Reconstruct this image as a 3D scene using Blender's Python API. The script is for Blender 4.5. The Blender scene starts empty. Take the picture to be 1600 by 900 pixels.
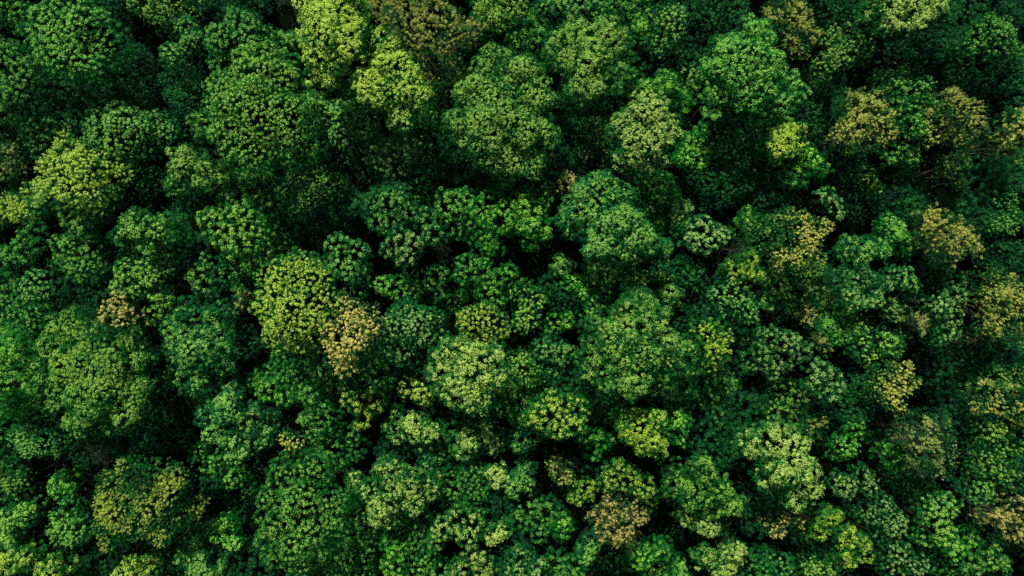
"""Forest canopy seen straight down from a drone: every tree is a thing with trunk, branches and crown."""
# kind: k tufted, b billowing, f feathery, s sparse ; palette letter ; height m ; lobes x,y,r in photo pixels ; label
TREES = [
("k","G",19,"95,32,36 135,48,38 62,58,24 108,82,40 165,72,28 140,95,26","large domed mid green tree at the upper left corner, lit on its top left side"),
("k","G",17,"12,98,28 36,138,32 14,168,30 40,105,20","mid green tufted tree cut by the left edge below the large domed tree"),
("f","D",14,"190,122,28 226,136,24 165,112,24 212,98,26","dark shaded tree spreading below right of the upper left domed tree"),
("k","G",16,"10,12,24 38,24,20","small green tree filling the very top left corner"),
("f","W",15,"225,0,25 268,2,28 302,14,22 250,22,20","olive green tree on the top edge right of the domed corner tree"),
("k","B",16,"292,44,17 302,66,20 275,88,20 266,98,14","small pale blue green tree with a narrow top, left of the round top row tree"),
("k","G",17,"376,44,28 350,64,28 392,76,24 346,96,22 410,55,16","round green tree near the top edge, left of the black gap"),
("f","D",14,"275,140,24 305,134,24 290,162,22","small dark fine-leaved tree tucked left of the big yellow tipped green tree"),
("k","Q",19,"408,112,36 440,128,28 380,122,24","upper yellow tipped green dome stacked over its larger twin at upper left"),
("k","Q",20,"352,150,30 394,172,44 432,198,44 460,224,30 405,240,28 374,208,36 322,196,22","big round yellow tipped green tree, widest one in the upper left quarter"),
("k","B",16,"164,206,28 210,206,34 250,206,28 186,226,24 186,184,24","blue green tufted tree with a dead brown patch on its top"),
("k","B",14,"55,206,24 96,200,24 120,190,20 66,226,20","pale patchy green tree left of the brown topped blue green tree"),
("s","A",14,"6,242,22 18,264,18","brownish thin tree on the left edge above the olive feathery crown"),
("f","Y",18,"104,248,28 140,262,28 176,280,24 96,284,28 136,298,28 62,298,20","olive yellow feathery tree in the left part, below the pale patchy tree"),
("b","W",16,"288,256,24 324,274,28 344,296,24 280,288,24","olive tipped green tree below left of the big yellow tipped tree"),
("f","D",13,"220,266,22 246,286,24","dark green tree between the olive feathery and the olive tipped trees"),
("k","D",12,"404,6,20 392,32,16","dim blue green tree at the top edge on the left rim of the black gap"),
("b","G",14,"440,76,22 466,70,18 452,96,18","small green tree under the black gap at the top"),
("b","Y",21,"500,20,26 532,10,28 500,55,28 546,40,26 512,90,24 540,70,24 478,55,14 500,118,22","tall bright yellow green tree at the top, left half of the yellow pair"),
("b","Y",20,"600,75,24 612,105,24 574,136,24 602,145,24 636,140,22 654,150,18 644,112,14 630,184,22","bright yellow green tree with ragged lobes, right half of the yellow pair"),
("s","T",19,"640,25,34 682,35,34 610,8,28 650,60,26 702,55,26 736,52,20 700,78,20","large tan and olive twiggy tree at the top edge beside the yellow pair"),
("s","T",16,"680,105,24 706,115,20 686,130,18","small tan twiggy tree under the large tan tree at the top"),
("k","B",15,"500,182,26 540,186,26 566,206,20 488,162,20 530,212,20","pale tufted green tree right of the big yellow tipped tree"),
("f","D",12,"510,252,26 540,246,22 526,274,20","dark tree in shade under the pale tufted tree at upper left"),
("f","B",15,"470,276,24 500,292,26 450,296,20 528,288,18 480,318,18","soft blue green tree with pale flecks below the big yellow tipped tree"),
("k","P",15,"610,240,24 640,236,26 600,256,20 662,242,16 626,268,20","blue green tree with large whitish leaf tufts, right of the dark shaded tree"),
("b","L",11,"672,186,20 655,205,14","dim lime bush deep in the shade below the ragged yellow tree"),
("b","W",19,"770,120,34 810,120,32 836,152,28 740,150,28 780,165,34 718,200,26 760,205,34 810,200,34 846,214,26 790,246,34 828,256,26 760,240,22","very large soft green tree in the upper middle with many billowing lobes"),
("b","Q",17,"746,18,12 766,24,22 790,36,22 800,8,22 816,26,18","yellow tipped tree at the top edge just above the very large soft green tree"),
("b","W",19,"895,55,24 940,60,28 966,66,20 890,86,28 926,100,28 910,136,28 950,130,24 976,122,18 868,74,18","tall olive tipped tree right of the very large soft green tree"),
("k","B",15,"902,14,20 878,8,18 930,18,18 850,14,18","pale green tufted tree on the top edge above the tall olive tipped tree"),
("f","B",16,"1046,34,24 1026,30,18 1032,68,18","round blue green tree near the top, right of the tall olive tipped tree"),
("b","L",14,"1004,44,16 1012,62,12","small lime tree hugging the left side of the round blue green top tree"),
("f","D",14,"1060,86,26 1086,102,24 1040,88,18","dark green tree below the round blue green tree at the top"),
("b","L",16,"1010,140,20 1040,134,20 1066,160,18 990,150,12","bright yellow lime tree peeking over the top of the cream green dome"),
("b","C",20,"1004,175,26 1030,186,24 984,196,26 1046,210,18 1000,220,28 984,242,22 1020,246,22 1014,264,14","cream green dome with billowing clumps, brightest crown right of upper centre"),
("b","L",15,"1080,226,20 1090,250,20 1070,246,16 1096,206,14","vivid lime tree on the right side of the cream green dome"),
("s","W",14,"936,200,20 946,220,20 914,214,14 954,240,16 912,238,16","dark thin tree with yellow patches left of the cream green dome"),
("b","E",20,"1176,60,26 1140,86,26 1186,86,26 1160,110,30 1120,110,20 1202,110,22 1150,145,26 1120,150,18 1190,140,22 1176,164,22 1116,174,16","large vivid green tree with curled bright clumps at upper right of centre"),
("b","E",16,"1236,130,18 1250,150,14 1220,162,20","small vivid green tree touching the right flank of the curled clump tree"),
("f","W",14,"1076,124,18 1096,140,20","small olive tree between the yellow lime tree and the curled clump tree"),
("f","D",13,"1110,36,28 1142,30,24 1150,8,24","dark tree at the top edge above the curled clump tree"),
("s","O",15,"888,288,15 874,296,11","tiny tan crown just left of the pale billowing tree in the centre right"),
("b","B",19,"936,296,28 970,316,26 920,330,28 892,346,22 960,346,26 990,360,26 1010,376,24 970,390,24 936,376,26 1030,386,18 980,304,16","large pale blue green billowing tree right of the picture centre"),
("k","D",14,"1110,280,28 1150,286,26 1088,276,20 1130,304,20","dark teal tufted tree below the vivid lime tree"),
("f","D",13,"1140,236,24 1166,246,22 1156,212,18","dark tree in shade under the curled clump tree"),
("s","T",17,"1250,30,20 1240,50,20 1230,8,18 1266,56,16 1252,72,16 1212,30,20","tan twiggy tree at the top edge right of the curled clump tree"),
("f","W",15,"1294,66,20 1286,104,20 1274,122,18 1304,84,14","olive green tree right below the tan twiggy tree at the top"),
("f","W",14,"1336,50,24 1320,86,22 1342,80,18","dark olive tree with rusty flecks under the left end of the cream top-edge tree"),
("b","C",18,"1370,14,24 1402,20,28 1440,10,28 1462,14,20 1390,40,16 1430,36,16","pale cream green tree cut by the top edge at the right, above a dark hollow"),
("f","D",11,"1422,94,24 1400,80,18","dim fine tree inside the dark hollow at upper right"),
("f","G",16,"1530,54,26 1556,62,26 1510,70,20 1574,80,18","shaded green tree with olive tips near the top right corner"),
("f","D",13,"1574,116,24 1546,128,20 1592,92,18","dark tree on the right edge below the olive tipped corner tree"),
("f","D",12,"1490,98,26 1504,126,20","dark tree between the dark hollow and the corner trees at upper right"),
("s","Z",18,"1336,160,20 1366,165,20 1346,185,26 1376,195,22 1330,205,22 1360,215,20 1310,215,14","straw gold twiggy tree left of the orange tipped one at upper right"),
("f","G",15,"1400,136,20 1430,142,22 1372,134,18 1446,156,14","dark green tree with bright tips just above the orange tipped tree"),
("f","G",16,"1410,180,20 1426,202,20 1402,164,14","slim green tree wedged between straw gold and orange tipped trees"),
("f","Z",16,"1455,184,18 1466,202,18 1450,212,16","small orange tipped tree right of the slim wedged green tree"),
("s","T",18,"1486,165,20 1506,182,24 1520,202,20 1506,216,20 1480,152,14","round tan grey tree right of the small orange tipped tree"),
("b","M",17,"1215,195,18 1236,206,18 1222,226,22 1246,226,14","lime tree with a glowing yellow right side, below the curled clump tree"),
("b","L",16,"1260,250,22 1280,266,16 1244,272,20","vivid lime green tree directly below the glowing yellow sided tree"),
("f","D",13,"1266,206,20 1262,176,18","dark green tree right of the glowing yellow sided tree"),
("k","G",14,"1400,240,20 1422,242,14","small green tree with pale flecks below the slim wedged tree"),
("s","G",14,"1476,260,18 1502,252,16 1490,280,16","thin pale flecked green tree below the round tan grey tree"),
("f","Q",15,"1346,280,20 1362,292,16","small yellow tipped green tree below the straw gold tree"),
("s","Z",17,"1582,196,20 1592,222,18 1570,242,16 1564,212,18","orange twiggy tree on the right edge in the upper half"),
("f","Y",14,"14,324,20 36,330,18","small olive yellow tree on the left edge under the olive feathery tree"),
("k","B",14,"70,314,22 52,340,14","pale green tree below the olive feathery tree near the left edge"),
("k","Q",16,"112,336,20 150,326,22 166,314,18 132,352,18","yellow tipped green tree joined under the olive feathery tree"),
("k","G",15,"56,366,20 40,386,20 24,402,18 6,396,12","green tufted tree near the left edge, above a dark gap"),
("k","G",15,"110,390,26 146,386,22 126,416,22 92,412,16 154,412,16","round dark-sided tufted green tree left of the brown flecked tree"),
("k","B",16,"60,448,26 78,468,18","dusky teal round tree near the left edge above the big spreading tree"),
("b","Q",17,"215,354,26 250,360,26 194,366,18 236,382,18","yellow green tree with a small brown flecked patch at left centre"),
("k","Q",16,"200,426,22 236,430,24 260,414,24 190,450,18 220,450,18","tufted yellow tipped tree just below the brown flecked tree"),
("k","Q",15,"256,470,20 246,492,18","small yellow tipped tree right of the pale gold spot tree"),
("f","O",19,"185,466,11 176,485,14 165,496,13 200,496,16","little pale gold tree standing out on top of the big spreading green tree"),
("b","Q",18,"115,515,32 90,540,28 75,575,26 150,535,28 190,546,28 125,576,36 170,586,36 95,612,32 150,626,36 200,616,28 225,560,20 225,600,22 180,650,28 135,656,26 212,640,20","huge spreading green tree at left centre with yellow tipped clumps all over"),
("b","B",16,"300,495,26 340,495,22 285,520,26 330,536,28 300,552,28 346,562,20 280,580,22 310,596,22 350,592,16","pale green billowing tree right of the huge spreading tree"),
("b","L",18,"10,530,26 30,555,26 15,592,32 40,602,18 20,632,22","bright lime yellow tree on the left edge beside the huge spreading tree"),
("k","Q",17,"340,350,26 376,346,28 402,360,22 360,372,26 388,380,18","round yellow tipped tufted tree at left centre, right of the brown flecked tree"),
("k","B",14,"310,430,18 322,450,18 326,412,16","small pale tufted tree left of the round lime yellow ball"),
("s","T",14,"380,460,15 374,474,11","tiny tan tree on the left shoulder of the round lime yellow ball"),
("k","B",13,"420,394,20 396,408,18 444,384,16","low pale tufted tree above the round lime yellow ball"),
("k","B",16,"590,320,26 616,316,26 600,346,24 636,330,20","tufted green tree with fine pale tips below the whitish tufted tree"),
("k","B",16,"666,344,18 676,366,18","small pale tufted tree to the upper right of the creamy small dome"),
("k","P",17,"626,375,19 646,382,17 610,390,16 636,402,18","creamy pale small dome just left of the picture centre"),
("k","B",16,"530,386,20 556,392,20 540,416,22 566,428,16 522,410,16","bright tufted green tree left of the creamy small dome"),
("k","L",14,"620,450,20 642,456,16 600,446,16","low lime tufted tree below the creamy small dome"),
("k","G",13,"556,456,18 540,468,14 560,482,14","small dark tufted tree right of the round lime yellow ball"),
("k","X",19,"460,426,32 490,440,28 430,450,28 500,470,26 420,480,23 460,486,36 440,516,28 476,524,26 456,535,18 495,500,22","round lime yellow ball of a tree, neatly dotted with tufts, left of centre"),
("f","O",19,"530,515,23 515,530,18 556,526,20 540,546,22 576,512,18 545,486,18 530,566,16 546,572,16 580,494,14","bright orange tan tree right below the round lime yellow ball"),
("k","P",17,"636,490,23 656,506,26 620,510,23 680,500,16 625,550,23 610,546,16 640,560,14 664,526,18","tufted tree with creamy dots to the right of the orange tan tree"),
("k","X",16,"736,505,23 766,506,26 750,520,26 785,516,14 755,490,18","rounded dotted tree behind the butter yellow lobed tree"),
("b","C",19,"700,550,22 736,560,26 770,556,18 690,586,22 730,590,28 766,580,26 715,616,24 746,620,24 776,600,14 720,534,9","butter yellow lobed tree just below the picture centre"),
("k","E",15,"704,320,26 726,310,20 714,356,20 738,346,16","vivid green tufted tree on the left of the vivid row above centre"),
("k","L",16,"760,330,26 786,340,26 770,312,18 760,376,20 776,390,12","vivid green tufted tree in the middle of the vivid row above centre"),
("b","L",16,"820,320,20 846,320,16 830,350,22 846,366,14 830,380,14","vivid lime tree with yellow lobes at the right end of the vivid row"),
("k","G",15,"736,416,22 756,426,20 724,430,16","round fine-dotted green tree at the picture centre"),
("k","L",15,"780,436,18 766,456,20 796,426,14 776,472,14","lime tufted tree just right of the fine dotted central tree"),
("k","G",14,"686,430,18 672,442,14 690,458,14","small green tufted tree just left of the fine dotted central tree"),
("k","L",11,"706,476,18 720,462,12","low dim lime tree above the creamy dotted and rounded dotted pair"),
("b","B",13,"880,416,17 868,424,11","tiny pale blue green tree under the left corner of the large pale billowing tree"),
("b","B",15,"936,426,22 960,430,20 946,456,18","pale blue green tree below the large pale billowing tree"),
("b","L",14,"906,446,22 926,476,18 888,442,14","lime green shaded tree left below the pale blue green one right of centre"),
("f","W",12,"1000,436,18 994,454,14","narrow dim olive tree above the wide yellow flecked tree"),
("b","B",14,"1034,430,18 1046,460,18 1044,476,16","slim blue green tree above right of the wide yellow flecked tree"),
("f","Q",15,"820,462,22 840,466,16 820,500,20","fluffy round tree with fine yellow tips right of the picture centre"),
("k","L",13,"866,506,18 884,502,13","small lime tufted tree right of the fluffy round tree"),
("k","B",14,"850,546,20 876,552,20 862,576,18","pale tufted tree left of the wide yellow flecked tree"),
("f","Q",14,"820,576,24 842,590,18 804,562,18","soft yellow tipped tree right of the butter yellow lobed tree"),
("b","W",19,"1000,475,24 980,490,22 1016,496,22 930,510,20 955,530,26 990,520,26 930,546,22 970,556,28 1006,550,26 1036,530,20 1060,550,22 1036,576,24 950,586,26 990,596,26 920,570,18 1074,576,16","wide yellow flecked green tree right of centre, largest crown of the right half"),
("f","M",17,"1105,520,20 1130,520,14 1116,546,20 1120,566,16 1094,570,14","golden yellow tree attached to the right side of the wide flecked tree"),
("k","P",16,"1096,355,20 1120,366,18 1106,380,16 1084,376,14","creamy tufted small dome right of the large pale billowing tree"),
("b","L",13,"1168,335,13 1160,346,8","tiny glowing lime bush right of the creamy tufted small dome"),
("b","B",13,"1056,346,22 1030,350,16 1066,328,16","dim blue green tree between the large pale billowing tree and creamy dome"),
("b","M",16,"1165,410,20 1146,426,18 1176,426,14","yellow lime billowing tree below the creamy tufted small dome"),
("f","B",16,"1130,460,23 1156,470,23 1166,486,18 1120,480,18","pale brushed green tree below the yellow lime billowing tree"),
("b","B",15,"1206,436,18 1196,466,18 1218,456,22 1230,474,14","pale green tree between the brushed tree and the dark gap under the gold one"),
("k","B",14,"1166,530,18 1170,566,20 1186,546,14","thin tufted green tree left of the pale dotted wide tree at right"),
("f","D",13,"1056,420,20 1082,430,18 1090,450,14","dark tree left of the yellow lime billowing tree"),
("k","P",16,"1290,305,14 1302,320,14 1310,332,10","small minty pale tree above right of the gold tree"),
("f","Z",19,"1225,345,18 1250,355,20 1276,356,16 1240,376,20 1266,376,16 1220,392,18 1250,402,16 1276,404,11 1216,412,12","shining gold tree right of centre with spiky golden sprays"),
("b","B",15,"1326,390,20 1346,396,18 1360,386,14","pale green tree right of the shining gold tree"),
("b","P",16,"1310,440,20 1346,436,22 1370,446,18 1330,466,20 1360,470,16","pale minty tree with a whitish spot, right below the shining gold tree"),
("b","E",14,"1390,360,23 1412,380,23 1376,386,18","deep vivid green tree left of the large tan gold crown at right"),
("s","Z",18,"1456,340,18 1480,356,20 1460,370,20 1500,376,20 1480,396,20 1516,386,14 1440,362,14","large tan gold twiggy crown at the right, beside the deep vivid green tree"),
("k","B",15,"1410,436,20 1426,448,14 1394,430,16","pale tufted tree under the deep vivid green tree"),
("s","B",14,"1396,486,16 1386,476,10","small palm-like star shaped tree left of the dusty pink tan bush"),
("s","A",16,"1432,500,16 1440,510,12","dusty pink tan small tree left of the dotted minty column"),
("k","P",16,"1466,476,18 1490,466,18 1480,496,20 1476,520,18 1490,440,18 1460,532,12","tall minty tree with scattered pale dots below the large tan gold crown"),
("s","Z",18,"1546,440,20 1576,450,20 1556,466,20 1590,476,18 1570,490,22 1546,506,18 1590,520,18","big tan orange twiggy tree on the right edge at mid height"),
("s","T",14,"1510,526,18 1532,528,15","low tan tree at the foot of the big tan orange right edge tree"),
("s","Z",14,"1262,493,15 1250,488,9","tiny gold tan tree above the pale dotted wide tree at right"),
("s","T",13,"1284,536,15 1278,524,9","tiny olive tan tree right of the pale dotted wide tree"),
("k","P",16,"1200,526,20 1230,536,20 1256,550,16 1220,560,20 1190,550,18 1206,576,14","wide dark tree scattered with pale dots below the brushed green tree"),
("f","Q",15,"1346,540,20 1376,536,22 1400,536,18 1360,560,16 1342,510,16","bright yellow green feathery tree left above the straw tree at right"),
("k","P",17,"1280,580,18 1300,590,16 1270,600,14 1290,612,14","very pale creamy tufted ball right below the pale dotted wide tree"),
("f","Z",17,"1400,585,20 1376,600,20 1416,600,16 1390,620,16 1404,630,12","straw gold feathery tree right of the very pale creamy ball"),
("f","G",13,"1560,320,26 1576,346,20 1546,350,18","shaded green tree on the right edge between orange twiggy trees"),
("f","D",12,"1548,400,22 1574,390,18","dark tree right of the large tan gold crown"),
("f","W",13,"1546,590,26 1580,586,20","dim olive tipped tree below the big tan orange right edge tree"),
("k","Q",14,"60,640,16 46,632,11","small yellow green tree between the lime edge tree and the huge spreading tree"),
("f","B",15,"40,680,20 66,695,23 96,690,18","pale brushed tree below left of the huge spreading tree"),
("f","W",14,"14,735,20 30,756,20 10,776,18","olive tree with rusty dots on the left edge, lower part"),
("b","L",11,"100,756,20 118,742,13","low dim lime tree left of the golden flecked wide tree"),
("f","V",18,"205,740,22 180,760,22 225,756,26 275,746,20 266,770,22 236,790,28 190,796,28 165,776,16 210,816,26 256,820,22 286,800,18 306,790,14 170,840,18","wide golden flecked tree in the lower left quarter"),
("b","Q",15,"20,810,22 46,800,18 14,838,16","yellow green tree on the left edge above the bottom corner one"),
("f","G",14,"110,800,22 126,830,22 94,830,16","mid green tree left of the wide golden flecked tree"),
("b","Y",17,"20,880,22 50,870,20 76,890,20 102,886,14","yellow tree filling the bottom left corner"),
("b","Y",15,"205,890,20 236,886,18","low yellow tree on the bottom edge under the golden flecked tree"),
("b","B",15,"316,885,22 342,890,18 310,852,16 286,872,14","pale green tree on the bottom edge left of the large yellow dotted dome"),
("b","B",17,"330,650,22 360,640,26 390,655,22 346,676,22 380,690,25 410,680,18 366,710,16","rounded pale blue green tree in the lower left, right of the huge spreading tree"),
("k","L",13,"310,706,16 336,726,16 366,746,18 390,770,14","string of lime tufts trailing below the rounded pale blue green tree"),
("b","L",13,"356,816,20 346,840,18 368,848,14","dim lime tree right of the wide golden flecked tree"),
("k","L",14,"420,610,20 446,620,18 400,598,16","lime tufted tree below the round lime yellow ball"),
("k","G",15,"486,616,20 506,650,22 494,672,16 480,654,14","green tufted tree right of the lime tufted one under the yellow ball"),
("k","X",15,"560,630,20 586,630,18 570,652,16","bright yellow dotted small dome below the orange tan tree"),
("k","X",14,"640,606,20 662,616,18","small yellow dotted tree left of the butter yellow lobed tree"),
("b","C",15,"616,670,18 646,666,20 670,672,18 620,642,11","cream tipped flat tree right below the bright yellow dotted small dome"),
("b","C",15,"736,686,22 756,680,18 730,706,16 776,692,16","cream tipped tree below the butter yellow lobed tree"),
("f","Z",15,"460,692,16 446,684,11","small gold tree above the large yellow dotted dome at the bottom"),
("b","B",13,"416,664,16 430,650,12","small pale tree right of the rounded pale blue green tree"),
("k","Q",19,"446,746,26 490,736,26 426,776,22 470,780,32 516,786,22 440,816,28 486,820,30 520,816,20 420,836,18 460,850,28 500,846,22 470,880,22 430,870,18","large yellow dotted dome at the bottom, left of the middle"),
("b","C",17,"606,736,22 636,756,22 666,766,20 576,766,22 600,790,25 556,756,18 646,782,20 676,748,14","wide cream tipped tree right of the large yellow dotted dome"),
("k","C",16,"716,810,22 740,820,20 690,826,20 730,842,16 682,846,14","cream dotted tree near the bottom middle"),
("b","B",13,"670,725,16 664,706,12","small pale tree above the wide cream tipped tree"),
("k","L",14,"616,885,20 620,860,16 608,846,11","lime tufted tree on the bottom edge right of the large yellow dotted dome"),
("b","C",15,"720,886,18 760,890,18 745,872,14","cream green tree on the bottom edge below the cream dotted tree"),
("b","C",14,"776,740,18 790,752,12","small cream tree right of the wide cream tipped tree"),
("b","C",14,"770,836,16 790,826,14","small cream tree right of the cream dotted tree"),
("b","P",17,"816,870,20 836,886,16 804,892,22","pale minty cream tree on the bottom edge at the middle"),
("k","X",17,"870,640,26 900,636,20 846,650,22 870,666,22 830,652,16 896,662,18","rounded dome densely dotted yellow green, right below the soft yellow tipped tree"),
("k","L",14,"936,690,20 918,682,14 926,706,14","lime tufted tree right of the densely dotted dome"),
("b","M",17,"970,650,18 1000,665,22 1026,660,18 1015,690,22 1030,706,12 986,680,16","yellow lime lobed tree below the wide yellow flecked tree"),
("b","L",14,"1060,660,20 1056,682,16","vivid lime tree tucked behind the yellow lime lobed tree"),
("b","B",14,"1046,612,20 1022,606,16 1066,636,16","pale blue green tree at the lower rim of the wide yellow flecked tree"),
("k","B",13,"1120,646,18 1132,656,13","small pale tufted tree above left of the cream topped round tree"),
("s","Z",15,"876,736,18 864,726,13 886,748,13","spindly gold tree below the densely dotted dome"),
("b","B",14,"820,742,20 804,760,16","pale blue green tree left of the spindly gold tree"),
("b","B",14,"816,690,20 832,684,14","pale blue green tree left of the densely dotted dome, lower one"),
("k","X",15,"956,746,20 980,750,20 1006,760,18 1016,778,14 970,730,14","dotted yellow green tree above the sandy orange tree at the bottom"),
("k","M",14,"916,766,18 900,776,11","small yellow tufted tree right below the spindly gold tree"),
("s","O",18,"956,800,20 986,806,20 966,830,20 930,810,13 976,848,14 1006,812,10 946,832,13","sandy orange twiggy tree near the bottom, right of the middle"),
("b","B",14,"926,850,18 914,866,14","pale blue green tree at the lower left foot of the sandy orange tree"),
("k","L",15,"1000,866,20 1030,856,18 986,878,14","vivid lime tufted tree at the lower right foot of the sandy orange tree"),
("b","L",13,"882,820,16 876,836,11","small lime tree left of the sandy orange tree"),
("k","G",14,"870,880,22 900,886,18","dark lime tufted tree on the bottom edge right of the minty cream tree"),
("b","Q",17,"1096,736,20 1060,746,20 1120,760,20 1086,776,22 1140,786,20 1112,792,16 1050,768,14","yellow tipped billowing tree left of the cream topped round tree"),
("b","C",16,"1076,806,18 1110,822,20 1146,860,18 1130,886,20 1100,870,18","cream tipped trailing tree on the bottom edge right of the black hole"),
("b","C",19,"1170,690,22 1206,690,28 1236,696,26 1226,730,28 1200,746,20 1256,736,18 1260,762,20 1240,778,18","cream topped round tree in the lower right, tightly curled clumps"),
("s","T",14,"1266,666,18 1282,658,12","small tan olive tree above the cream topped round tree"),
("k","L",13,"1320,696,22 1330,668,16 1304,708,14","dark lime tufted tree right of the cream topped round tree"),
("f","L",15,"1396,716,18 1376,706,13 1406,724,11","bright lime swoosh of a tree left of the grey tan twiggy dome"),
("s","A",18,"1430,670,23 1460,670,20 1440,700,23 1470,696,18 1466,726,20 1416,684,14 1436,732,14","grey tan twiggy dome in the lower right"),
("f","T",17,"1540,620,24 1576,626,24 1592,650,18","tan olive feathery tree on the right edge above the yellow green one"),
("f","Q",16,"1546,676,22 1570,700,25 1530,720,22 1562,732,18","yellow green feathery tree near the right edge, lower half"),
("k","P",15,"1320,760,18 1346,742,18 1356,762,14 1306,752,13","pale dotted tree right below the cream topped round tree"),
("f","D",11,"1430,764,26 1452,782,18","dark tree in the hollow below the grey tan twiggy dome"),
("k","Q",16,"1456,800,23 1480,790,18 1470,830,20 1440,840,16","yellow dotted green tree in the lower right, below the dark hollow"),
("s","O",17,"1590,790,18 1562,806,18 1532,806,14 1590,826,18","orange twiggy tree with pale bare branches at the lower right edge"),
("s","O",16,"1215,826,16 1226,808,11 1246,816,11","small sandy orange tree below the cream topped round tree"),
("b","M",16,"1296,810,18 1276,830,16 1326,840,20 1342,856,18 1318,872,16 1300,884,14","yellow lime spreading tree near the bottom right of the small sandy one"),
("k","P",15,"1380,790,20 1396,816,20 1352,800,18 1376,834,16","pale dotted tree between the yellow lime spreading and yellow dotted green trees"),
("k","P",15,"1400,862,20 1426,880,20 1390,886,16","pale dotted tree on the bottom edge in the lower right"),
("k","Q",15,"1540,870,22 1518,884,18 1562,882,18","yellow dotted tree near the bottom right corner"),
("k","L",14,"1510,840,18 1490,856,14","small lime dotted tree left above the corner yellow dotted tree"),
("k","B",14,"1530,766,20 1506,756,16","pale dotted tree above left of the orange tree with bare branches"),
("k","B",14,"1220,880,20 1200,868,14","dim tufted tree on the bottom edge under the small sandy orange tree"),
("f","W",14,"1290,890,18 1264,884,14","dim olive tree on the bottom edge under the yellow lime spreading tree"),
("f","D",13,"1590,730,20 1586,756,14","dark tree on the right edge above the orange tree with bare branches"),
]
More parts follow.
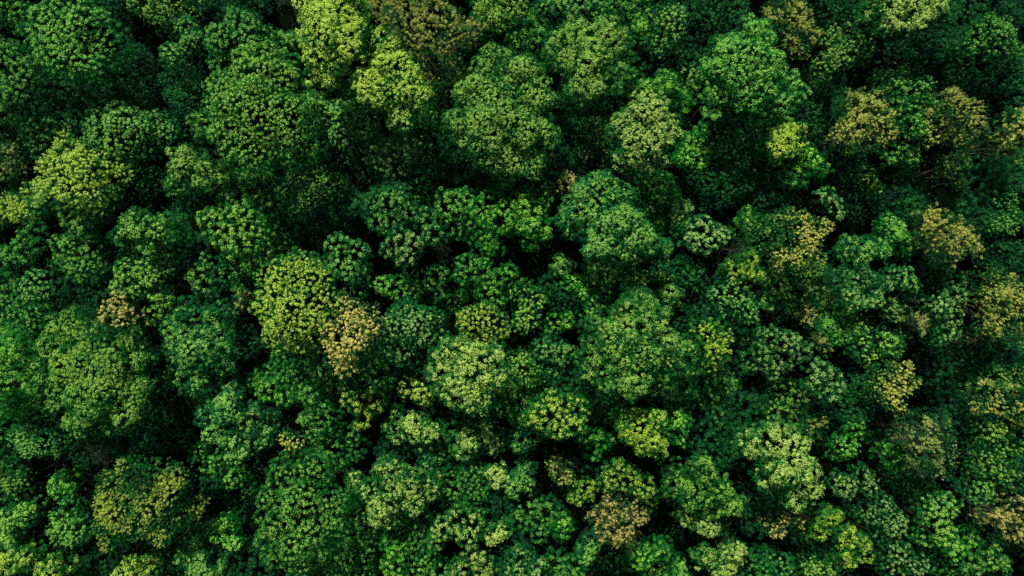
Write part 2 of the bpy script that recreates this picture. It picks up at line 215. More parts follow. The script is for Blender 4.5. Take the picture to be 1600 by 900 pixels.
# gap trees: x, y, r, kind, palette, label
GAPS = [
(175,5,36,"f","D","dark tree on the top edge right beside the large corner dome"),
(345,5,36,"f","D","dark tree on the top edge between the olive edge tree and the black gap"),
(825,65,40,"f","G","shaded green tree between the yellow tipped top tree and the tall olive tipped one"),
(975,5,40,"f","G","shaded green tree on the top edge left of the round blue green top tree"),
(995,85,36,"f","D","dark tree between the tall olive tipped tree and the yellow lime arc"),
(1075,5,36,"f","D","dark tree on the top edge directly above the round blue green top tree"),
(1295,5,40,"f","D","dark tree on the top edge between the tan twiggy and cream trees"),
(1465,55,40,"f","D","dark tree right below the end of the cream tree on the top edge"),
(1505,5,40,"f","D","dark tree on the top edge right of the cream top-edge tree"),
(1595,5,40,"f","D","dark tree filling the top right corner"),
(95,145,40,"k","D","dark tufted tree at the shaded foot of the large corner dome"),
(155,155,36,"f","D","dark tree above the blue green tree with the brown patch"),
(885,185,40,"f","D","dark tree right of the very large soft green tree"),
(1295,155,36,"f","D","dark tree left of the straw gold twiggy tree at upper right"),
(1595,155,36,"f","D","dark tree on the right edge just above the orange twiggy edge tree"),
(395,295,40,"f","G","shaded green tree right under the big yellow tipped dome"),
(655,295,36,"k","G","shaded tufted tree below the tree with whitish tufts"),
(705,255,40,"f","D","dark tree left of the foot of the very large soft green tree"),
(875,245,36,"f","D","dark tree right below the very large soft green tree, above the tiny tan crown"),
(1315,255,36,"f","D","dark tree right of the vivid lime green pair, under the straw gold tree"),
(1535,275,40,"f","D","dark tree left below the orange twiggy tree on the right edge"),
(1595,285,39,"f","D","dark tree on the right edge under the orange twiggy tree"),
(295,385,36,"f","D","dark tree in the gap between the brown flecked and round yellow tipped trees"),
(305,325,36,"f","D","dark tree under the left part of the olive tipped tree"),
(445,345,40,"k","D","dark tree below the soft blue green tree, left of the black gap"),
(535,335,40,"f","D","dark tree left of the tufted tree with fine pale tips"),
(1025,305,40,"f","E","shaded vivid green tree right above the large pale billowing tree"),
(1185,365,36,"f","W","dim olive tree on the left rim of the shining gold tree"),
(1205,305,40,"f","D","dark tree above the shining gold tree"),
(1415,305,40,"f","D","dark tree above the deep vivid green tree at right"),
(1515,335,36,"f","D","dark tree above the right shoulder of the large tan gold crown"),
(5,455,36,"f","G","shaded green tree on the left edge at mid height, left of the dusky teal tree"),
(145,465,40,"k","D","dark tree right of the dusky teal round tree"),
(365,425,36,"k","G","shaded tufted tree between the round yellow tipped tree and the lime ball"),
(1075,495,36,"f","D","dark tree above the right end of the wide yellow flecked tree"),
(1265,445,40,"f","W","dim olive tree below the shining gold tree"),
(1445,415,36,"k","D","dark tree at the foot of the large tan gold crown"),
(1595,415,36,"f","D","dark tree on the right edge just above the big tan orange tree"),
(38,492,34,"f","G","shaded green tree above the lime yellow tree on the left edge"),
(455,575,40,"k","G","shaded tufted tree below the round lime yellow ball, left of the orange tan tree"),
(515,595,36,"k","B","shaded pale tufted tree under the orange tan tree"),
(585,575,40,"k","G","shaded green tree right under the orange tan tree"),
(895,595,36,"k","D","dark tree at the lower left rim of the wide yellow flecked tree"),
(1305,505,40,"f","G","shaded green tree below the pale tree with a whitish spot"),
(1475,585,40,"f","D","dark tree right of the straw gold feathery tree"),
(1565,545,36,"f","D","dark tree under the foot of the big tan orange edge tree"),
(5,695,36,"f","G","shaded green tree on the left edge above the rusty dotted olive tree"),
(205,685,36,"f","D","dark tree under the huge spreading tree, above the golden flecked one"),
(265,675,40,"f","D","dark tree between the huge spreading tree and the rounded pale one"),
(535,695,40,"k","G","shaded green tree below the bright yellow dotted small dome"),
(695,695,36,"k","G","shaded green tree between the two cream tipped trees below centre"),
(805,625,40,"f","G","shaded green tree right below the butter yellow lobed tree"),
(1115,695,40,"f","D","dark tree left of the cream topped round tree"),
(1115,605,40,"f","G","shaded green tree below the golden yellow tree"),
(1165,645,36,"f","D","dark tree directly above the cream topped round tree"),
(1225,625,40,"b","W","shaded olive tree left below the very pale creamy ball"),
(1335,625,40,"f","D","dark tree right below the very pale creamy ball"),
(1505,655,40,"f","D","dark tree between the grey tan dome and the right edge trees"),
(725,755,40,"k","G","shaded green tree above the cream dotted tree near the bottom"),
(1185,795,40,"k","D","dark tree left above the small sandy orange tree"),
(155,895,40,"f","D","dark tree on the bottom edge right of the yellow corner tree"),
(385,885,40,"k","D","dark tree on the bottom edge at the left foot of the yellow dotted dome"),
(555,885,40,"k","G","shaded tree on the bottom edge at the right foot of the yellow dotted dome"),
(565,825,39,"k","G","shaded tree right of the large yellow dotted dome, under the wide cream tipped tree"),
(645,825,40,"k","G","shaded tree directly under the wide cream tipped tree"),
(665,895,40,"k","G","shaded tree on the bottom edge left of the cream green one"),
(835,805,40,"k","G","shaded green tree left of the small lime tree by the sandy orange one"),
(1035,895,40,"f","G","shaded tree on the bottom edge left of the cream tipped trailing tree"),
(1175,895,40,"k","G","shaded tree on the bottom edge right of the cream tipped trailing tree"),
(1475,895,40,"k","G","shaded tree on the bottom edge between the pale dotted and yellow dotted trees"),
(385,537,26,"k","D","dark tree in the black gap between the pale billowing tree and the lime yellow ball"),
(338,752,26,"k","D","dark tree between the golden flecked tree and the large yellow dotted dome"),
(866,447,24,"k","D","dark tree between the fluffy round tree and the lime shaded tree right of centre"),
(615,706,26,"b","D","dark tree right above the wide cream tipped tree near the bottom"),
(784,790,24,"k","D","dark tree between the two small cream trees near the bottom middle"),
(880,470,22,"b","D","dark tree right under the lime shaded tree right of centre"),
]
import bpy, math
import numpy as np

# ------------------------------------------------------------------ camera geometry
HFOV = math.radians(68.0)
FPX = 800.0 / math.tan(HFOV / 2)
CANOPY = 15.0
M_PX = 0.070                                   # metres per photo pixel at canopy level
CAM_Z = CANOPY + FPX * M_PX

def at(px, py, z):
    """the point at height z that the photo shows at (px, py); the camera looks straight down"""
    k = (CAM_Z - z) / FPX
    return (px - 800.0) * k, (450.0 - py) * k

scene = bpy.context.scene
coll = scene.collection

# ------------------------------------------------------------------ palettes (linear): older leaf and painted shade, grown leaf, fresh tips and painted sun, share
PAL = {
 'G': ((.002, .049, .013), (.006, .159, .022), (.209, .486, .065), .59),
 'D': ((.002, .030, .014), (.003, .075, .017), (.030, .185, .030), .50),  # dark green, with the shade of the canopy gaps put into it
 'B': ((.002, .046, .019), (.006, .150, .025), (.240, .507, .080), .59),
 'P': ((.002, .044, .015), (.005, .139, .022), (.335, .539, .130), .61),
 'Q': ((.002, .049, .010), (.009, .159, .019), (.279, .521, .067), .61),
 'W': ((.003, .046, .010), (.009, .140, .019), (.267, .479, .072), .57),
 'Y': ((.004, .068, .009), (.026, .188, .019), (.420, .580, .075), .80),
 'L': ((.002, .074, .007), (.008, .188, .019), (.260, .585, .057), .61),
 'C': ((.003, .054, .013), (.012, .162, .020), (.419, .567, .112), .69),
 'E': ((.002, .059, .011), (.005, .177, .019), (.240, .563, .079), .61),
 'M': ((.004, .068, .007), (.014, .182, .019), (.420, .580, .055), .67),
 'X': ((.002, .055, .010), (.008, .167, .019), (.450, .600, .070), .74),
 'T': ((.003, .049, .014), (.013, .144, .020), (.400, .430, .080), .57),
 'O': ((.004, .054, .013), (.029, .138, .020), (.610, .520, .130), .90),
 'Z': ((.003, .054, .010), (.016, .149, .019), (.500, .510, .090), .70),
 'A': ((.004, .049, .018), (.014, .139, .023), (.360, .420, .100), .55),
 'V': ((.002, .051, .010), (.011, .146, .019), (.370, .460, .065), .54),
}

# kind: clump spacing, clump radius, leaves, leaf length, leaf width, bumps?, gap threshold, clump jitter
KIND = {
 'k': dict(sp=.60, rc=.29, n=36, ll=.130, lw=.092, gap=-.80, jit=.34),
 'b': dict(sp=.43, rc=.27, n=25, ll=.138, lw=.100, gap=-.74, jit=.44),
 'f': dict(sp=.38, rc=.28, n=18, ll=.170, lw=.062, gap=-.62, jit=.50),
 's': dict(sp=.33, rc=.29, n=17, ll=.165, lw=.045, gap=-.22, jit=.52),
}

# ------------------------------------------------------------------ small numpy tools
class Waves:
    """a cheap smooth 3D noise in about -1..1"""
    def __init__(self, rng, size, n=7):
        d = rng.normal(size=(n, 3)); d /= np.linalg.norm(d, axis=1)[:, None]
        self.d = d * (2*math.pi/size) * rng.uniform(.6, 1.6, (n, 1)); self.p = rng.uniform(0, 6.28, n); self.n = n
    def __call__(self, P):
        return np.sin(P @ self.d.T + self.p).sum(1) / (self.n ** .5) / 1.2

def unit(v):
    return v / np.maximum(np.linalg.norm(v, axis=1), 1e-9)[:, None]

def fib(n, zmin, rng):
    i = np.arange(n) + .5
    z = 1 - (1 - zmin) * i / n
    ph = i * 2.399963 + rng.uniform(0, 6.28)
    r = np.sqrt(np.maximum(0, 1 - z*z))
    return np.stack([r*np.cos(ph), r*np.sin(ph), z], 1)

def inside(P, C, R, vz, skip=None, shrink=.9):
    """which points lie inside any ellipsoid (C, R, R*vz) other than their own"""
    out = np.zeros(len(P), bool)
    for s in range(0, len(P), 4000):
        Q = P[s:s+4000]
        d = (Q[:, None, :] - C[None]) / (R[None, :, None] * np.array([1, 1, vz]))
        hit = (d*d).sum(2) < shrink*shrink
        if skip is not None:
            hit[np.arange(len(Q)), skip[s:s+4000]] = False
        out[s:s+4000] = hit.any(1)
    return out

def mesh_from(name, V, F, mat, face_col=None, smooth=False):
    """V (n,3); F list of (m,k) index arrays"""
    me = bpy.data.meshes.new(name)
    V = np.ascontiguousarray(V, dtype=np.float32)
    loops = np.concatenate([f.ravel() for f in F]).astype(np.int32)
    sizes = np.concatenate([np.full(len(f), f.shape[1], np.int32) for f in F])
    starts = np.concatenate([[0], np.cumsum(sizes)[:-1]]).astype(np.int32)
    me.vertices.add(len(V)); me.vertices.foreach_set('co', V.ravel())
    me.loops.add(len(loops)); me.loops.foreach_set('vertex_index', loops)
    me.polygons.add(len(sizes)); me.polygons.foreach_set('loop_start', starts)
    if smooth:
        me.polygons.foreach_set('use_smooth', np.ones(len(sizes), bool))
    me.update(calc_edges=True)
    if face_col is not None:
        a = me.attributes.new('leaf_colour', 'FLOAT_COLOR', 'CORNER')
        c = np.ones((len(face_col), 4), np.float32); c[:, :3] = face_col
        a.data.foreach_set('color', np.repeat(c, sizes, axis=0).ravel())
    me.materials.append(mat)
    return me

def tubes(paths, sides=6):
    """paths: list of (points (m,3), radii (m,)) -> V, F"""
    Vs, Fs, base = [], [], 0
    ang = np.arange(sides) * 2*math.pi/sides
    for P, R in paths:
        P = np.asarray(P, float); m = len(P)
        T = np.gradient(P, axis=0); T = unit(T)
        up = np.where(np.abs(T[:, 2:3]) > .9, np.array([[1., 0, 0]]), np.array([[0, 0, 1.]]))
        A = unit(np.cross(T, up)); B = np.cross(T, A)
        ring = P[:, None] + (A[:, None]*np.cos(ang)[None, :, None] + B[:, None]*np.sin(ang)[None, :, None]) * np.asarray(R)[:, None, None]
        Vs.append(ring.reshape(-1, 3))
        i = np.arange(m-1)[:, None]*sides; j = np.arange(sides)[None]; k = (j+1) % sides
        Fs.append((base + np.stack([i+j, i+k, i+sides+k, i+sides+j], 2)).reshape(-1, 4))
        base += m*sides
    return np.concatenate(Vs), np.concatenate(Fs)

def leaves(P, N, ll, lw, rng, size=None):
    """one folded diamond leaf per point P, face normal about N"""
    n = len(P)
    r = rng.normal(size=(n, 3))
    A = unit(np.cross(N, r)); B = np.cross(N, A)
    s = rng.uniform(.7, 1.3, n) if size is None else size
    L = (A * (ll*s)[:, None]); W = (B * (lw*s)[:, None])
    droop = N * (ll*s*rng.uniform(.05, .35, n))[:, None]
    V = np.stack([P - L*.5 - droop*.3, P + W*.5, P + L*.5 - droop, P - W*.5], 1).reshape(-1, 3)
    F = np.arange(4*n).reshape(n, 4)
    return V, F

# ------------------------------------------------------------------ materials
def node_mat(name):
    m = bpy.data.materials.new(name); m.use_nodes = True
    nt = m.node_tree; nt.nodes.clear()
    return m, nt.nodes, nt.links

def foliage_material(name, var=.22):
    m, N, L = node_mat(name)
    out = N.new('ShaderNodeOutputMaterial')
    at_ = N.new('ShaderNodeAttribute'); at_.attribute_name = 'leaf_colour'
    geo = N.new('ShaderNodeNewGeometry')
    tc = N.new('ShaderNodeTexCoord')
    nz = N.new('ShaderNodeTexNoise'); nz.inputs['Scale'].default_value = 3.0; nz.inputs['Detail'].default_value = 3
    L.new(tc.outputs['Object'], nz.inputs['Vector'])
    mr = N.new('ShaderNodeMapRange'); mr.inputs['From Min'].default_value = .3; mr.inputs['From Max'].default_value = .7
    mr.inputs['To Min'].default_value = 1-var; mr.inputs['To Max'].default_value = 1+var
    L.new(nz.outputs['Fac'], mr.inputs['Value'])
    mul = N.new('ShaderNodeVectorMath'); mul.operation = 'SCALE'
    L.new(at_.outputs['Color'], mul.inputs[0]); L.new(mr.outputs['Result'], mul.inputs['Scale'])
    pb = N.new('ShaderNodeBsdfPrincipled')
    pb.inputs['Roughness'].default_value = .55
    pb.inputs['Specular IOR Level'].default_value = .10
    L.new(mul.outputs['Vector'], pb.inputs['Base Color'])
    tr = N.new('ShaderNodeBsdfTranslucent')
    tm = N.new('ShaderNodeVectorMath'); tm.operation = 'MULTIPLY'
    tm.inputs[1].default_value = (.5, 1.2, .3)
    L.new(mul.outputs['Vector'], tm.inputs[0]); L.new(tm.outputs['Vector'], tr.inputs['Color'])
    mx = N.new('ShaderNodeMixShader'); mx.inputs['Fac'].default_value = .22
    L.new(pb.outputs['BSDF'], mx.inputs[1]); L.new(tr.outputs['BSDF'], mx.inputs[2])
    L.new(mx.outputs['Shader'], out.inputs['Surface'])
    return m

def bark_material(name, c1, c2):
    m, N, L = node_mat(name)
    out = N.new('ShaderNodeOutputMaterial'); pb = N.new('ShaderNodeBsdfPrincipled')
    tc = N.new('ShaderNodeTexCoord'); mp = N.new('ShaderNodeMapping'); mp.inputs['Scale'].default_value = (6, 6, 1.2)
    nz = N.new('ShaderNodeTexNoise'); nz.inputs['Scale'].default_value = 4; nz.inputs['Detail'].default_value = 6
    cr = N.new('ShaderNodeValToRGB')
    cr.color_ramp.elements[0].color = (*c1, 1); cr.color_ramp.elements[1].color = (*c2, 1)
    cr.color_ramp.elements[0].position = .35; cr.color_ramp.elements[1].position = .68
    bp = N.new('ShaderNodeBump'); bp.inputs['Strength'].default_value = .6; bp.inputs['Distance'].default_value = .03
    L.new(tc.outputs['Object'], mp.inputs['Vector']); L.new(mp.outputs['Vector'], nz.inputs['Vector'])
    L.new(nz.outputs['Fac'], cr.inputs['Fac']); L.new(cr.outputs['Color'], pb.inputs['Base Color'])
    L.new(nz.outputs['Fac'], bp.inputs['Height']); L.new(bp.outputs['Normal'], pb.inputs['Normal'])
    pb.inputs['Roughness'].default_value = .9; pb.inputs['Specular IOR Level'].default_value = .1
    L.new(pb.outputs['BSDF'], out.inputs['Surface'])
    return m

def soil_material():
    m, N, L = node_mat('leaf_litter')
    out = N.new('ShaderNodeOutputMaterial'); pb = N.new('ShaderNodeBsdfPrincipled')
    tc = N.new('ShaderNodeTexCoord')
    n1 = N.new('ShaderNodeTexNoise'); n1.inputs['Scale'].default_value = .35; n1.inputs['Detail'].default_value = 8
    n2 = N.new('ShaderNodeTexVoronoi'); n2.inputs['Scale'].default_value = 5
    cr = N.new('ShaderNodeValToRGB')
    cr.color_ramp.elements[0].color = (.001, .005, .002, 1); cr.color_ramp.elements[1].color = (.005, .012, .004, 1)
    L.new(tc.outputs['Object'], n1.inputs['Vector']); L.new(tc.outputs['Object'], n2.inputs['Vector'])
    L.new(n1.outputs['Fac'], cr.inputs['Fac'])
    mx = N.new('ShaderNodeMix'); mx.data_type = 'RGBA'; mx.blend_type = 'MULTIPLY'; mx.inputs['Factor'].default_value = .5
    L.new(cr.outputs['Color'], mx.inputs['A']); L.new(n2.outputs['Color'], mx.inputs['B'])
    L.new(mx.outputs['Result'], pb.inputs['Base Color'])
    bp = N.new('ShaderNodeBump'); bp.inputs['Strength'].default_value = .8
    L.new(n2.outputs['Distance'], bp.inputs['Height']); L.new(bp.outputs['Normal'], pb.inputs['Normal'])
    pb.inputs['Roughness'].default_value = 1; pb.inputs['Specular IOR Level'].default_value = 0
    L.new(pb.outputs['BSDF'], out.inputs['Surface'])
    return m

LEAF = foliage_material('living_leaves')
BARK = bark_material('brown_bark', (.008, .010, .006), (.026, .025, .017))
PALE_BARK = bark_material('pale_bark', (.04, .05, .022), (.13, .14, .075))
GREY_BARK = bark_material('grey_bark', (.020, .032, .022), (.06, .085, .06))
SOIL = soil_material()

# ------------------------------------------------------------------ ground
def ground_h(x, y):
    return .35*np.sin(x*.06+.7)*np.cos(y*.05) + .15*np.sin(x*.21)*np.sin(y*.17+1)

xs = np.concatenate([np.linspace(-900, -110, 12), np.linspace(-100, 100, 101), np.linspace(110, 900, 12)])
gx, gy = np.meshgrid(xs, xs, indexing='ij')
gv = np.stack([gx, gy, ground_h(gx, gy)], 2).reshape(-1, 3)
n = len(xs); ii, jj = np.meshgrid(np.arange(n-1), np.arange(n-1), indexing='ij')
gi = (ii*n + jj).ravel()
o = bpy.data.objects.new('forest_floor', mesh_from('forest_floor', gv, [np.stack([gi, gi+n, gi+n+1, gi+1], 1)], SOIL, smooth=True))
o['kind'] = 'structure'; coll.objects.link(o)

# ground cover between the trunks: low shrubs and ferns, one mass
rng = np.random.default_rng(5)
nc = 4200
sx = rng.uniform(-72, 72, nc); sy = rng.uniform(-44, 44, nc)
sr = rng.uniform(.6, 2.6, nc); nl = 34
D = rng.normal(size=(nc, nl, 3)); D[:, :, 2] = np.abs(D[:, :, 2]); D /= np.linalg.norm(D, axis=2)[:, :, None]
P = np.stack([sx, sy, ground_h(sx, sy)], 1)[:, None] + D * (sr[:, None, None]*np.array([1, 1, 1.1])) * rng.uniform(.6, 1.05, (nc, nl, 1))
Nn = unit((D + np.array([0, 0, .6]) + rng.normal(size=D.shape)*.35).reshape(-1, 3))
V, F = leaves(P.reshape(-1, 3), Nn, .46, .24, rng)
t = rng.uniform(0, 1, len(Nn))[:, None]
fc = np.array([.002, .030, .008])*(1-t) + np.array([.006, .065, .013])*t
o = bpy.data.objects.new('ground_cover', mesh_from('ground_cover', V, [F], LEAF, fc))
o['kind'] = 'stuff'; o['label'] = 'dark green shrubs and ferns covering the forest floor in the gaps'; o['category'] = 'undergrowth'
coll.objects.link(o)

# ------------------------------------------------------------------ trees
def build_tree(idx, kind, pal, H, lobes, label):
    rng = np.random.default_rng(1000+idx)
    H = 15 + (H-15)*(1.75 if H > 15 else 1.0)
    K = dict(KIND[kind]); dark = pal == 'D'
    tuft = rng.uniform(.80, 1.18)                          # every tree has its own tuft size
    K['sp'] *= tuft; K['rc'] *= tuft; K['n'] = int(round(K['n']*tuft**1.6))
    K['ll'] *= rng.uniform(.88, 1.12); K['lw'] *= rng.uniform(.85, 1.15)
    lob = np.array([[float(v) for v in s.split(',')] for s in lobes.split()])
    w = lob[:, 2]**2
    cpx = (lob[:, :2]*w[:, None]).sum(0)/w.sum()
    dpx = np.hypot(lob[:, 0]-cpx[0], lob[:, 1]-cpx[1])
    Rpx = (dpx + lob[:, 2]).max()
    R = Rpx*M_PX
    lobe_r = lob[:, 2]*M_PX*1.02
    lobe_z = H - lobe_r*.85 - 1.0*R*(dpx/Rpx)**2*(1.0 if R < 5 else 5.0/R)
    lobe_z += rng.uniform(-1.0, .8, len(lob))
    C = np.array([[*at(a, b, z), z] for (a, b, _), z in zip(lob, lobe_z)])
    base_xy = (C[:, :2]*w[:, None]).sum(0)/w.sum()
    base = np.array([base_xy[0], base_xy[1], float(ground_h(base_xy[0], base_xy[1]))])
    # lower lobes carry the crown down its sides
    sk = C.copy(); sk[:, 2] -= lobe_r*1.15; sk[:, :2] = base_xy + (sk[:, :2]-base_xy)*1.03
    skr = lobe_r*1.02
    Call = np.concatenate([C, sk]); Rall = np.concatenate([lobe_r, skr]); vz = 1.0
    top = np.concatenate([np.ones(len(C), bool), np.zeros(len(sk), bool)])

    # 1. bumps (boughs) on each lobe, or the lobe itself
    bc, br, bo = [], [], []
    for i in range(len(Call)):
        r = Rall[i]
        # boughs stand out of a smaller core, some far, some missing, so the outline is uneven
        nb = int(np.clip(round((9 if kind == 'k' else 10)*(r/1.6)**1.3), 6, 22))
        d = fib(nb, -.3, rng); d = unit(d + rng.normal(size=d.shape)*.22)
        rr = r*rng.uniform(.30, .50, nb) if kind == 'k' else r*rng.uniform(.30, .52, nb)
        reach = r*(1.02 + rng.normal(size=nb)*.12 + .16*(rng.uniform(size=nb) > .86)) - rr*.80
        cc = Call[i] + d*np.array([1, 1, vz])*reach[:, None]
        ok = rng.uniform(size=nb) > .14
        bc.append(cc[ok]); br.append(rr[ok]); bo.append(np.full(ok.sum(), i))
        core = {'k': .82, 'b': .66, 'f': .64, 's': .52}[kind]
        bc.append(Call[i][None]); br.append(np.array([r*core])); bo.append(np.array([i]))
    lobe_tone = rng.normal(size=len(Call))
    bc = np.concatenate(bc); br = np.concatenate(br); bo = np.concatenate(bo)
    bough_tone = rng.normal(size=len(bc))
    # 2. leaf clumps over the bumps
    cp, cn, own = [], [], []
    for i in range(len(bc)):
        r = br[i]; is_top = top[bo[i]]
        sp = K['sp']*(1 if is_top else 1.3)
        m = int(max(4, 2*math.pi*r*r*1.15/(sp*sp*.87)))
        d = fib(m, -.15, rng); d = unit(d + rng.normal(size=d.shape)*(K['jit']*sp/r*.6))
        cp.append(bc[i] + d*np.array([1, 1, vz])*r*rng.uniform(1-.30*K['jit'], 1+.35*K['jit'], (m, 1))); cn.append(d); own.append(np.full(m, i))
    cp = np.concatenate(cp); cn = np.concatenate(cn); own = np.concatenate(own)
    keep = ~inside(cp, bc, br, vz, own, .93)
    gapn = Waves(rng, 1.05); 
    keep &= gapn(cp) > K['gap']
    keep &= cp[:, 2] > 2.0
    cp, cn, own = cp[keep], cn[keep], own[keep]
    # 3. leaves of each clump
    nl = K['n']; m = len(cp)
    clump_tone = rng.normal(size=m)
    csz = rng.uniform(.85, 1.15, m) if kind == 'k' else rng.uniform(.70, 1.30, m)
    ax = unit(cn + np.array([0, 0, .55]))
    d = unit(rng.normal(size=(m*nl, 3)))
    axr = np.repeat(ax, nl, 0)
    s = (d*axr).sum(1); d = np.where((s < -.1)[:, None], -d, d)
    rad = rng.uniform(.55, 1.05, m*nl)
    if kind in 'fs':                       # sprays: leaves strung along the shoot
        along = rng.uniform(-.3, 1.5, m*nl)
        P = np.repeat(cp, nl, 0) + axr*(along*K['rc'])[:, None] + d*(K['rc']*.62*(1.15-.5*along.clip(0, 1.5)))[:, None]*rad[:, None]
        hgt = (along+.3)/1.8
        Nl = unit(d*.55 + axr*.5 + np.array([-.06, .28, .55]) + rng.normal(size=d.shape)*.28)
    else:
        P = np.repeat(cp, nl, 0) + d*(K['rc']*np.repeat(csz, nl)*rad)[:, None]
        hgt = ((d*axr).sum(1)*rad).clip(0, 1)
        Nl = unit(d*.75 + axr*.45 + np.array([-.06, .26, .40]) + rng.normal(size=d.shape)*.16)
    top_l = np.repeat(top[bo[own]], nl)
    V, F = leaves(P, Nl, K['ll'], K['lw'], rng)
    # 4. leaf colours: older inside, fresh at clump ends; crown light and shade painted in
    old_shaded, mid, tip_sunlit, share = PAL[pal]; share = share*rng.uniform(.84, 1.16)*(.8 if idx >= 500 else 1)  # gap trees get fewer light leaves, as painted shade
    zc = ((P[:, 2]-(H-1.35*R))/(1.30*R)).clip(0, 1)  # height in crown; paints shade down the crown sides
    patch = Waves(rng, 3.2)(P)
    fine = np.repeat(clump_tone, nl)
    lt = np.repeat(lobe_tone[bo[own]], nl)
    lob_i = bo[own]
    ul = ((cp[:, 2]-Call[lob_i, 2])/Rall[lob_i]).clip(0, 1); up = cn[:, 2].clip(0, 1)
    painted_sun = np.repeat(.34 + .52*ul + .34*up, nl)           # light put into colour: upward bough tops brighter, undersides darker
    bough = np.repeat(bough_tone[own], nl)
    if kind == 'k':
        t = share*(.06 + 1.82*hgt) * (.28 + .86*zc) * painted_sun + .05*bough
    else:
        painted_sun = np.repeat(.12 + .55*ul + .66*up**1.6, nl)
        t = share*(.38 + .98*hgt) * (.24 + .92*zc) * painted_sun*1.20 + .12*bough + .15*patch + .13*fine + .07*lt + rng.normal(size=len(P))*.045
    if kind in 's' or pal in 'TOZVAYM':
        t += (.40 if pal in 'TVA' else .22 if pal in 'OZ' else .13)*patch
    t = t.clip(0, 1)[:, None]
    old_shaded, mid, tip_sunlit = map(np.array, (old_shaded, mid, tip_sunlit))
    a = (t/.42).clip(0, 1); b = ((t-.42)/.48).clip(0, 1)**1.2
    fc = old_shaded*(1-a) + mid*a; fc = fc*(1-b) + tip_sunlit*b
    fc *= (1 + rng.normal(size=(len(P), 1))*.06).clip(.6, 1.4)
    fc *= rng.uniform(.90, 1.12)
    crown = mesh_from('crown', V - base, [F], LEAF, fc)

    # wood: trunk, and limbs to the lobes
    fork = np.array([base[0], base[1], H*.42]) + np.append(rng.normal(size=2)*.25, 0)
    r0 = .14 + .035*R
    u = np.linspace(0, 1, 7)
    bend = rng.normal(size=2)*.25
    tp = base + (fork-base)*u[:, None]; tp[:, :2] += np.sin(u*math.pi)[:, None]*bend
    tp[0, 2] -= .25
    tr = r0*(1.0-.45*u); tr[0] *= 1.6; tr[1] *= 1.12
    trunk_paths = [(tp, tr)]
    limb_paths = []
    for i in range(len(C)):
        e = C[i] + np.array([0, 0, lobe_r[i]*.35]); v = np.linspace(0, 1, 6)
        st = tp[-1] if i % 2 == 0 else tp[-2]
        lp = st + (e-st)*v[:, None]; lp[:, 2] += np.sin(v*math.pi)*-.6*min(1, np.linalg.norm(e[:2]-st[:2])/3)
        lp[1:-1] += rng.normal(size=(4, 3))*.15
        limb_paths.append((lp, np.linspace(r0*.5, .03, 6)))
        nt = 14 if kind == 's' else 5
        for d in fib(nt, -.1, rng):
            q = lp[rng.integers(2, 6)]; ee = C[i] + d*lobe_r[i]*rng.uniform(.8, 1.08 if kind == 's' else .9)*np.array([1, 1, vz])
            v2 = np.linspace(0, 1, 4)
            bp_ = q + (ee-q)*v2[:, None]; bp_[1:-1] += rng.normal(size=(2, 3))*.12
            limb_paths.append((bp_, np.linspace(.045 if kind == 's' else .03, .012, 4)))
    Vt, Ft = tubes(trunk_paths, 9)
    trunk = mesh_from('trunk', Vt - base, [Ft], BARK, smooth=True)
    Vb, Fb = tubes(limb_paths, 5)
    limbs = mesh_from('branches', Vb - base, [Fb], PALE_BARK if kind == 's' else BARK, smooth=True)

    name = 'understory_tree' if dark else ('autumn_tree' if pal in 'TOZA' else 'broadleaf_tree')
    root = bpy.data.objects.new(name, None); root.empty_display_size = .5
    root.location = base; coll.objects.link(root)
    root['label'] = label; root['category'] = 'tree'
    root['group'] = {'understory_tree': 'dark shaded trees in the gaps of the canopy',
                     'autumn_tree': 'tan and gold turning trees in the canopy',
                     'broadleaf_tree': 'green broadleaf trees of the canopy'}[name]
    for nm, me in (('trunk', trunk), ('branches', limbs), ('crown', crown)):
        c = bpy.data.objects.new(nm, me); coll.objects.link(c); c.parent = root
    return len(F)

total = 0
for i, (kind, pal, H, lobes, label) in enumerate(TREES):
    total += build_tree(i, kind, pal, H, lobes, label)
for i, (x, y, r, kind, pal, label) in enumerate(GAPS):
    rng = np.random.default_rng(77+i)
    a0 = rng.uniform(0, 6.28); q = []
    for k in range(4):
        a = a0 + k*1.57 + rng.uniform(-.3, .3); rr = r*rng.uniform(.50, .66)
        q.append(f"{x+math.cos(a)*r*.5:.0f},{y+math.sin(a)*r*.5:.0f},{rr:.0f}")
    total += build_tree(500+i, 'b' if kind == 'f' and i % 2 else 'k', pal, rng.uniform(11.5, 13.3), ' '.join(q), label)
print('LEAVES', total, 'TREES', len(TREES)+len(GAPS))

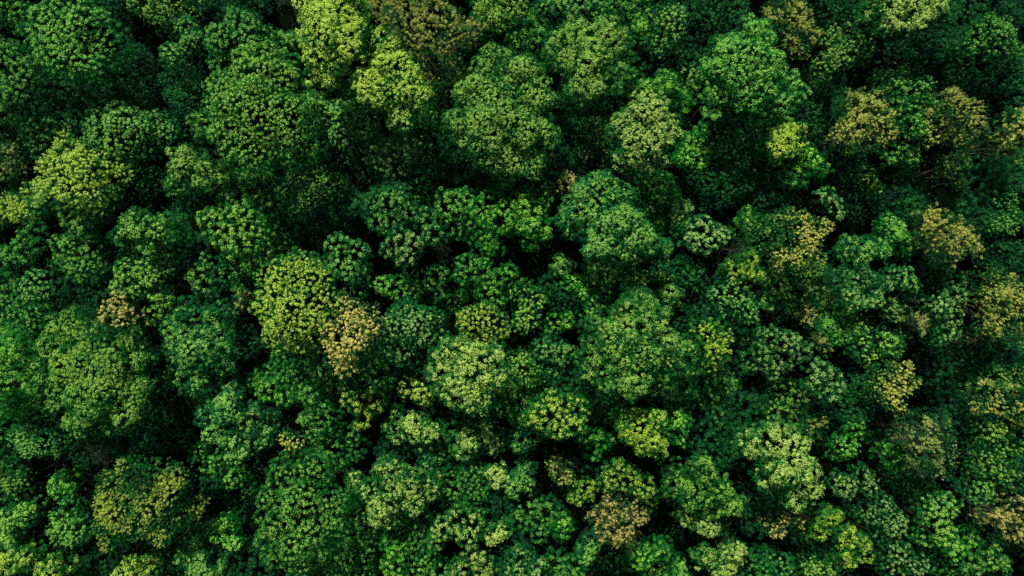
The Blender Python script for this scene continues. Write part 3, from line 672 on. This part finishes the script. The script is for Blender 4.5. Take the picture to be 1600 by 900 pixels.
# the forest goes on beyond the picture: one mass of crowns round the edge
rng = np.random.default_rng(31)
hw, hh = at(1600, 0, 12.0)
spots = []
for row in range(2):
    dx, dy = hw + 5.2 + row*6.5, hh + 5.2 + row*6.5
    n1 = int(2*dx/6.4); n2 = int(2*dy/6.4)
    spots += [(x, sgn*dy) for x in np.linspace(-dx, dx, n1) for sgn in (-1, 1)]
    spots += [(sgn*dx, y) for y in np.linspace(-dy, dy, n2)[1:-1] for sgn in (-1, 1)]
Pm, Nm, Tm = [], [], []
for x, y in spots:
    hz = rng.uniform(9.5, 12); Rm = rng.uniform(3.0, 3.9); m = 1500
    d = unit(rng.normal(size=(m, 3))); d[:, 2] = np.abs(d[:, 2])*1.2 - .25; d = unit(d)
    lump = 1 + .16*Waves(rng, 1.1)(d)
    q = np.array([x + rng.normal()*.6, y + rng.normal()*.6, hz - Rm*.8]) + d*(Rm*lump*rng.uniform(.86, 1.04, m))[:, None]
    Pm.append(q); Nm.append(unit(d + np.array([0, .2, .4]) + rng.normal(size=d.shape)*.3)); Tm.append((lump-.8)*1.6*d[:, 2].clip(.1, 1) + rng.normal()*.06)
Pm = np.concatenate(Pm); Nm = np.concatenate(Nm); Tm = np.concatenate(Tm).clip(0, 1)[:, None]
V, F = leaves(Pm, Nm, .50, .32, rng)
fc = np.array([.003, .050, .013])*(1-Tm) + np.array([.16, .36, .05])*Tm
o = bpy.data.objects.new('surrounding_forest', mesh_from('surrounding_forest', V, [F], LEAF, fc))
o['kind'] = 'stuff'; o['label'] = 'green forest canopy going on beyond the edges of the picture'; o['category'] = 'forest'
coll.objects.link(o)

# bare standing dead trees in four of the gaps
for i, (x, y, H, sp, label) in enumerate([
    (1150, 384, 13.5, 2.0, "bare grey dead tree with fine twigs right of the creamy tufted small dome"),
    (168, 702, 12.5, 3.0, "bare grey dead tree in the hollow under the huge spreading tree"),
    (692, 390, 11.5, 1.7, "bare pale dead tree in the black hole above the fine dotted central tree"),
    (447, 8, 13.0, 2.0, "bare grey dead tree on the top edge in the black gap")]):
    rng = np.random.default_rng(900+i)
    bx, by = at(x, y, H-1.5); base = np.array([bx, by, float(ground_h(bx, by))])
    u = np.linspace(0, 1, 8); tp = base + np.array([rng.normal()*.5, rng.normal()*.5, H-base[2]])*u[:, None]
    tp[1:-1, :2] += rng.normal(size=(6, 2))*.12; tp[0, 2] -= .25
    tr = np.linspace(.20, .035, 8)
    limbs = [(tp[3:], tr[3:]*.8)]
    for k in range(26):
        j = rng.integers(3, 8); a = k*2.4 + rng.uniform(-.4, .4); ln = sp*rng.uniform(.5, 1.1)*(1.15-.07*j)
        e = tp[j] + np.array([math.cos(a)*ln, math.sin(a)*ln, rng.uniform(.1, .9)])
        v = np.linspace(0, 1, 5); lp = tp[j] + (e-tp[j])*v[:, None]; lp[1:-1] += rng.normal(size=(3, 3))*.10
        limbs.append((lp, np.linspace(.035, .012, 5)))
        for q in range(5):
            f = lp[rng.integers(1, 5)]; g = f + rng.normal(size=3)*np.array([.5, .5, .3])
            limbs.append((np.stack([f, (f+g)/2 + rng.normal(size=3)*.05, g]), np.array([.015, .011, .007])))
    root = bpy.data.objects.new('dead_tree', None); root.location = base; coll.objects.link(root)
    root['label'] = label; root['category'] = 'tree'; root['group'] = 'bare dead trees in the canopy gaps'
    for nm, pth, sd_ in (('trunk', [(tp, tr)], 8), ('branches', limbs, 4)):
        Vd, Fd = tubes(pth, sd_)
        c = bpy.data.objects.new(nm, mesh_from(nm, Vd - base, [Fd], GREY_BARK, smooth=True)); coll.objects.link(c); c.parent = root

# ------------------------------------------------------------------ light, camera, render settings
SUN_EL, SUN_AZ = math.radians(50), math.radians(-18)     # azimuth from +Y (top of the picture), clockwise
sd = np.array([math.sin(SUN_AZ)*math.cos(SUN_EL), math.cos(SUN_AZ)*math.cos(SUN_EL), math.sin(SUN_EL)])
from mathutils import Vector
ld = bpy.data.lights.new('sun', 'SUN'); ld.energy = 5.0; ld.angle = math.radians(.5); ld.color = (1, .96, .86)
lo = bpy.data.objects.new('sun', ld); coll.objects.link(lo)
lo.rotation_euler = Vector(sd).to_track_quat('Z', 'Y').to_euler(); lo.location = (0, 0, 120)

world = bpy.data.worlds.new('World'); scene.world = world; world.use_nodes = True
nt = world.node_tree; nt.nodes.clear()
sky = nt.nodes.new('ShaderNodeTexSky'); sky.sky_type = 'NISHITA'; sky.sun_disc = False
sky.sun_elevation = SUN_EL; sky.sun_rotation = SUN_AZ
bg = nt.nodes.new('ShaderNodeBackground'); bg.inputs['Strength'].default_value = .076
wo = nt.nodes.new('ShaderNodeOutputWorld')
nt.links.new(sky.outputs['Color'], bg.inputs['Color']); nt.links.new(bg.outputs['Background'], wo.inputs['Surface'])

cd = bpy.data.cameras.new('camera'); cd.sensor_fit = 'HORIZONTAL'; cd.angle = HFOV; cd.clip_end = 3000; cd.clip_start = .5
co = bpy.data.objects.new('camera', cd); coll.objects.link(co); co.location = (0, 0, CAM_Z); co.rotation_euler = (0, 0, 0)
scene.camera = co

scene.view_settings.view_transform = 'Standard'; scene.view_settings.look = 'None'
scene.view_settings.exposure = 0; scene.view_settings.gamma = 1
cy = scene.cycles
cy.max_bounces = 6; cy.diffuse_bounces = 3; cy.transmission_bounces = 4; cy.glossy_bounces = 1
cy.use_denoising = False
cy.pixel_filter_type = 'BLACKMAN_HARRIS'; cy.filter_width = 1.5
